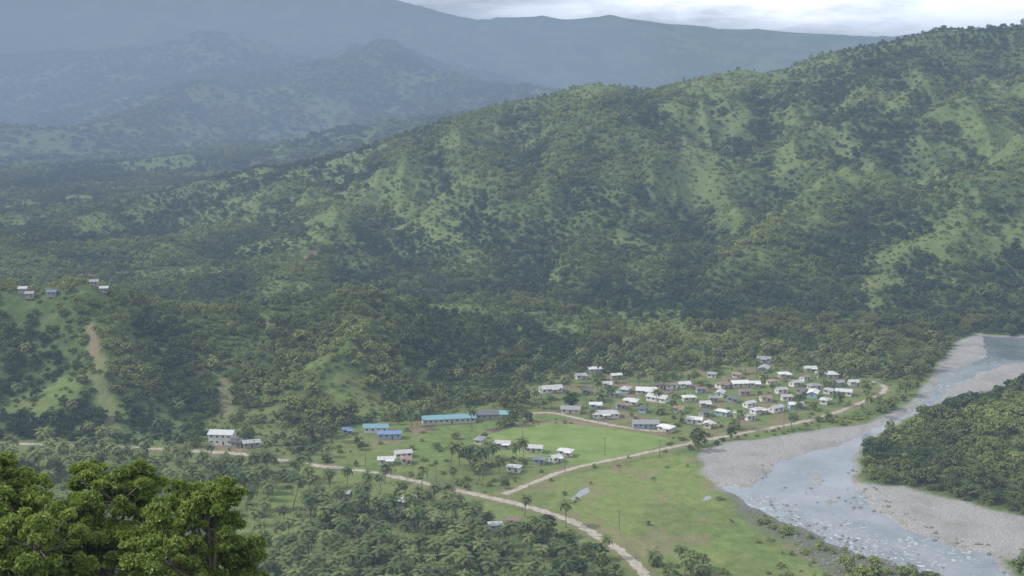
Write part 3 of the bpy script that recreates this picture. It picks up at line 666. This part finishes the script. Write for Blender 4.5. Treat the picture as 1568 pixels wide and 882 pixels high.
for i,(u,v,r) in enumerate([(880,772,.4),(884,766,2.5),(962,702,1.2),(1000,735,0),(948,716,2.9),(1192,658,.8),(1120,800,2.2),(905,742,4),(760,705,.3)]):
    me,R=cow_mesh(); o=link('cow',me,None,(*G(u,v),0)); o.rotation_euler=(0,0,r)
    sk=o.modifiers.new('skin','SKIN')
    if me.skin_vertices:
        for j,s_ in enumerate(me.skin_vertices[0].data): s_.radius=(R[j],R[j])
    ss=o.modifiers.new('sub','SUBSURF'); ss.levels=1; ss.render_levels=1; me.materials.append(mcow)
# ---------------------------------------------------------------- near trees
def near_tree(crowns,D):
    cs=[np.array(at(u,v,D+dd)) for (u,v,r,dd) in crowns]; base=np.mean(cs,axis=0); bx_,by_=base[0],base[1]; bz=hz(bx_,by_)[0]
    mb=MB(); org=np.array([bx_,by_,bz]); hgt=base[2]-bz
    V,Q=tube([(0,0,-1),(.1,.1,hgt*.4),(0,-.1,hgt*.75)],[.38,.28,.2],10); mb.add(V,Q,1)
    for (u,v,r,dd),c in zip(crowns,cs):
        c=c-org; R_=r*(D+dd)/F
        V,Q=tube([(0,0,hgt*.55),tuple(c*np.array([.5,.5,.85])),tuple(c)],[.16,.11,.05],7); mb.add(V,Q,1)
        nsc=int(26+R_*5)
        for i in range(nsc):
            zz=1-1.6*(i+.5)/nsc; a=i*2.39996+rng.random()*.9; q=math.sqrt(max(0,1-zz*zz))
            rad=R_*(.4+.68*rng.random()); cc=c+rad*np.array([q*math.cos(a),q*math.sin(a),zz*(.8+.35*rng.random())]); cr=(.24+.42*rng.random()**1.5)*(R_/2.3)**.5
            V,Q=tube([tuple(c),tuple((c+cc)/2+[0,0,-.1]),tuple(cc)],[.045,.03,.01],4); mb.add(V,Q,1)
            clump_leaves(mb,cc,cr,int(330*min(1.6,(cr/.5)**2))+60,.25,.75,.5,0,.8,.2)
    o=link('broadleaf_tree',mb.mesh('broadleaf_tree',[ml_fg,mbark]),None,tuple(org)); return o
near_tree([(25,762,50,2),(-30,800,90,0),(60,842,80,-3),(20,900,70,-4),(-12,722,36,1),(68,784,30,1)],58)
near_tree([(178,768,66,0),(212,738,34,1),(112,808,50,-1),(140,740,32,1),(150,866,80,-2),(212,838,62,-1),(90,885,50,-3)],60)
near_tree([(302,802,74,0),(352,850,54,1),(262,868,80,-2),(338,762,34,0),(276,768,28,1),(340,910,64,0),(374,884,30,1),(318,776,34,0)],57)
# ---------------------------------------------------------------- haze volume
def hazemat(name,sig,col):
    mh,nt,out=newmat(name)
    ab=N(nt,'ShaderNodeVolumeAbsorption'); ab.inputs['Color'].default_value=(0,0,0,1); ab.inputs['Density'].default_value=sig
    em=N(nt,'ShaderNodeEmission'); em.inputs['Color'].default_value=(*col,1); em.inputs['Strength'].default_value=sig  # fixed glow added in place of sunlight scattered by the haze
    ad=N(nt,'ShaderNodeAddShader'); nt.links.new(ab.outputs[0],ad.inputs[0]); nt.links.new(em.outputs[0],ad.inputs[1]); nt.links.new(ad.outputs[0],out.inputs['Volume']); return mh
link('atmospheric_haze',boxes_mesh('atmospheric_haze',[(0,4500,150,19000,11500,500)],hazemat('haze',1/4300,(.255,.34,.49))))
import bmesh
bm=bmesh.new(); bmesh.ops.create_icosphere(bm,subdivisions=5,radius=1); 
me=bpy.data.meshes.new('haze_bank'); bm.to_mesh(me); bm.free(); me.materials.append(hazemat('haze_left',1/4600,(.28,.365,.52)))
o=link('haze_bank',me,None,(-2000,4300,150)); o.scale=(2500,2400,1000)
# ---------------------------------------------------------------- light
sund=Vector((-.74,-.04,.67)).normalized()
sl=bpy.data.lights.new('sun','SUN'); sl.energy=4.2; sl.angle=math.radians(3); sl.color=(1,.96,.9); so_=bpy.data.objects.new('sun',sl); scene.collection.objects.link(so_); so_.rotation_euler=sund.to_track_quat('Z','Y').to_euler(); so_.location=(0,0,500)
w=bpy.data.worlds.new('World'); scene.world=w; w.use_nodes=True; nt=w.node_tree; nt.nodes.clear()
o_=N(nt,'ShaderNodeOutputWorld'); bg=N(nt,'ShaderNodeBackground'); bg.inputs['Strength'].default_value=.12
sk=N(nt,'ShaderNodeTexSky'); sk.sky_type='NISHITA'; sk.sun_disc=False; sk.sun_elevation=math.asin(sund.z); sk.sun_rotation=math.atan2(sund.x,sund.y)
tc=N(nt,'ShaderNodeTexCoord'); mp=N(nt,'ShaderNodeMapping'); mp.inputs['Scale'].default_value=(1,1,4.5); nt.links.new(tc.outputs['Generated'],mp.inputs[0])
nz=noise(nt,3.2,7,mp.outputs[0],.6); f=ramp(nt,nz,[(.36,(0,0,0)),(.53,(1,1,1))]); 
nz2=noise(nt,7,6,mp.outputs[0],.6); cc=ramp(nt,nz2,[(.35,(11,12,14)),(.65,(16,16.3,16.8))])
sx=N(nt,'ShaderNodeSeparateXYZ'); nt.links.new(tc.outputs['Generated'],sx.inputs[0]); 
hb=ramp(nt,sx.outputs[2],[(0,(1.7,1.7,1.74)),(.12,(1.35,1.35,1.35)),(.5,(.92,.92,.92))]); cc=mix(nt,1.0,cc,hb,'MULTIPLY')
nt.links.new(mix(nt,f,sk.outputs[0],cc),bg.inputs[0]); nt.links.new(bg.outputs[0],o_.inputs[0])
# ---------------------------------------------------------------- camera
cam=bpy.data.cameras.new('camera'); cam.sensor_width=36; cam.lens=F/1568*36; cam.clip_end=30000; cam.clip_start=.5
co=bpy.data.objects.new('camera',cam); scene.collection.objects.link(co); co.location=(0,0,H); co.rotation_euler=(math.pi/2-P,0,0); scene.camera=co
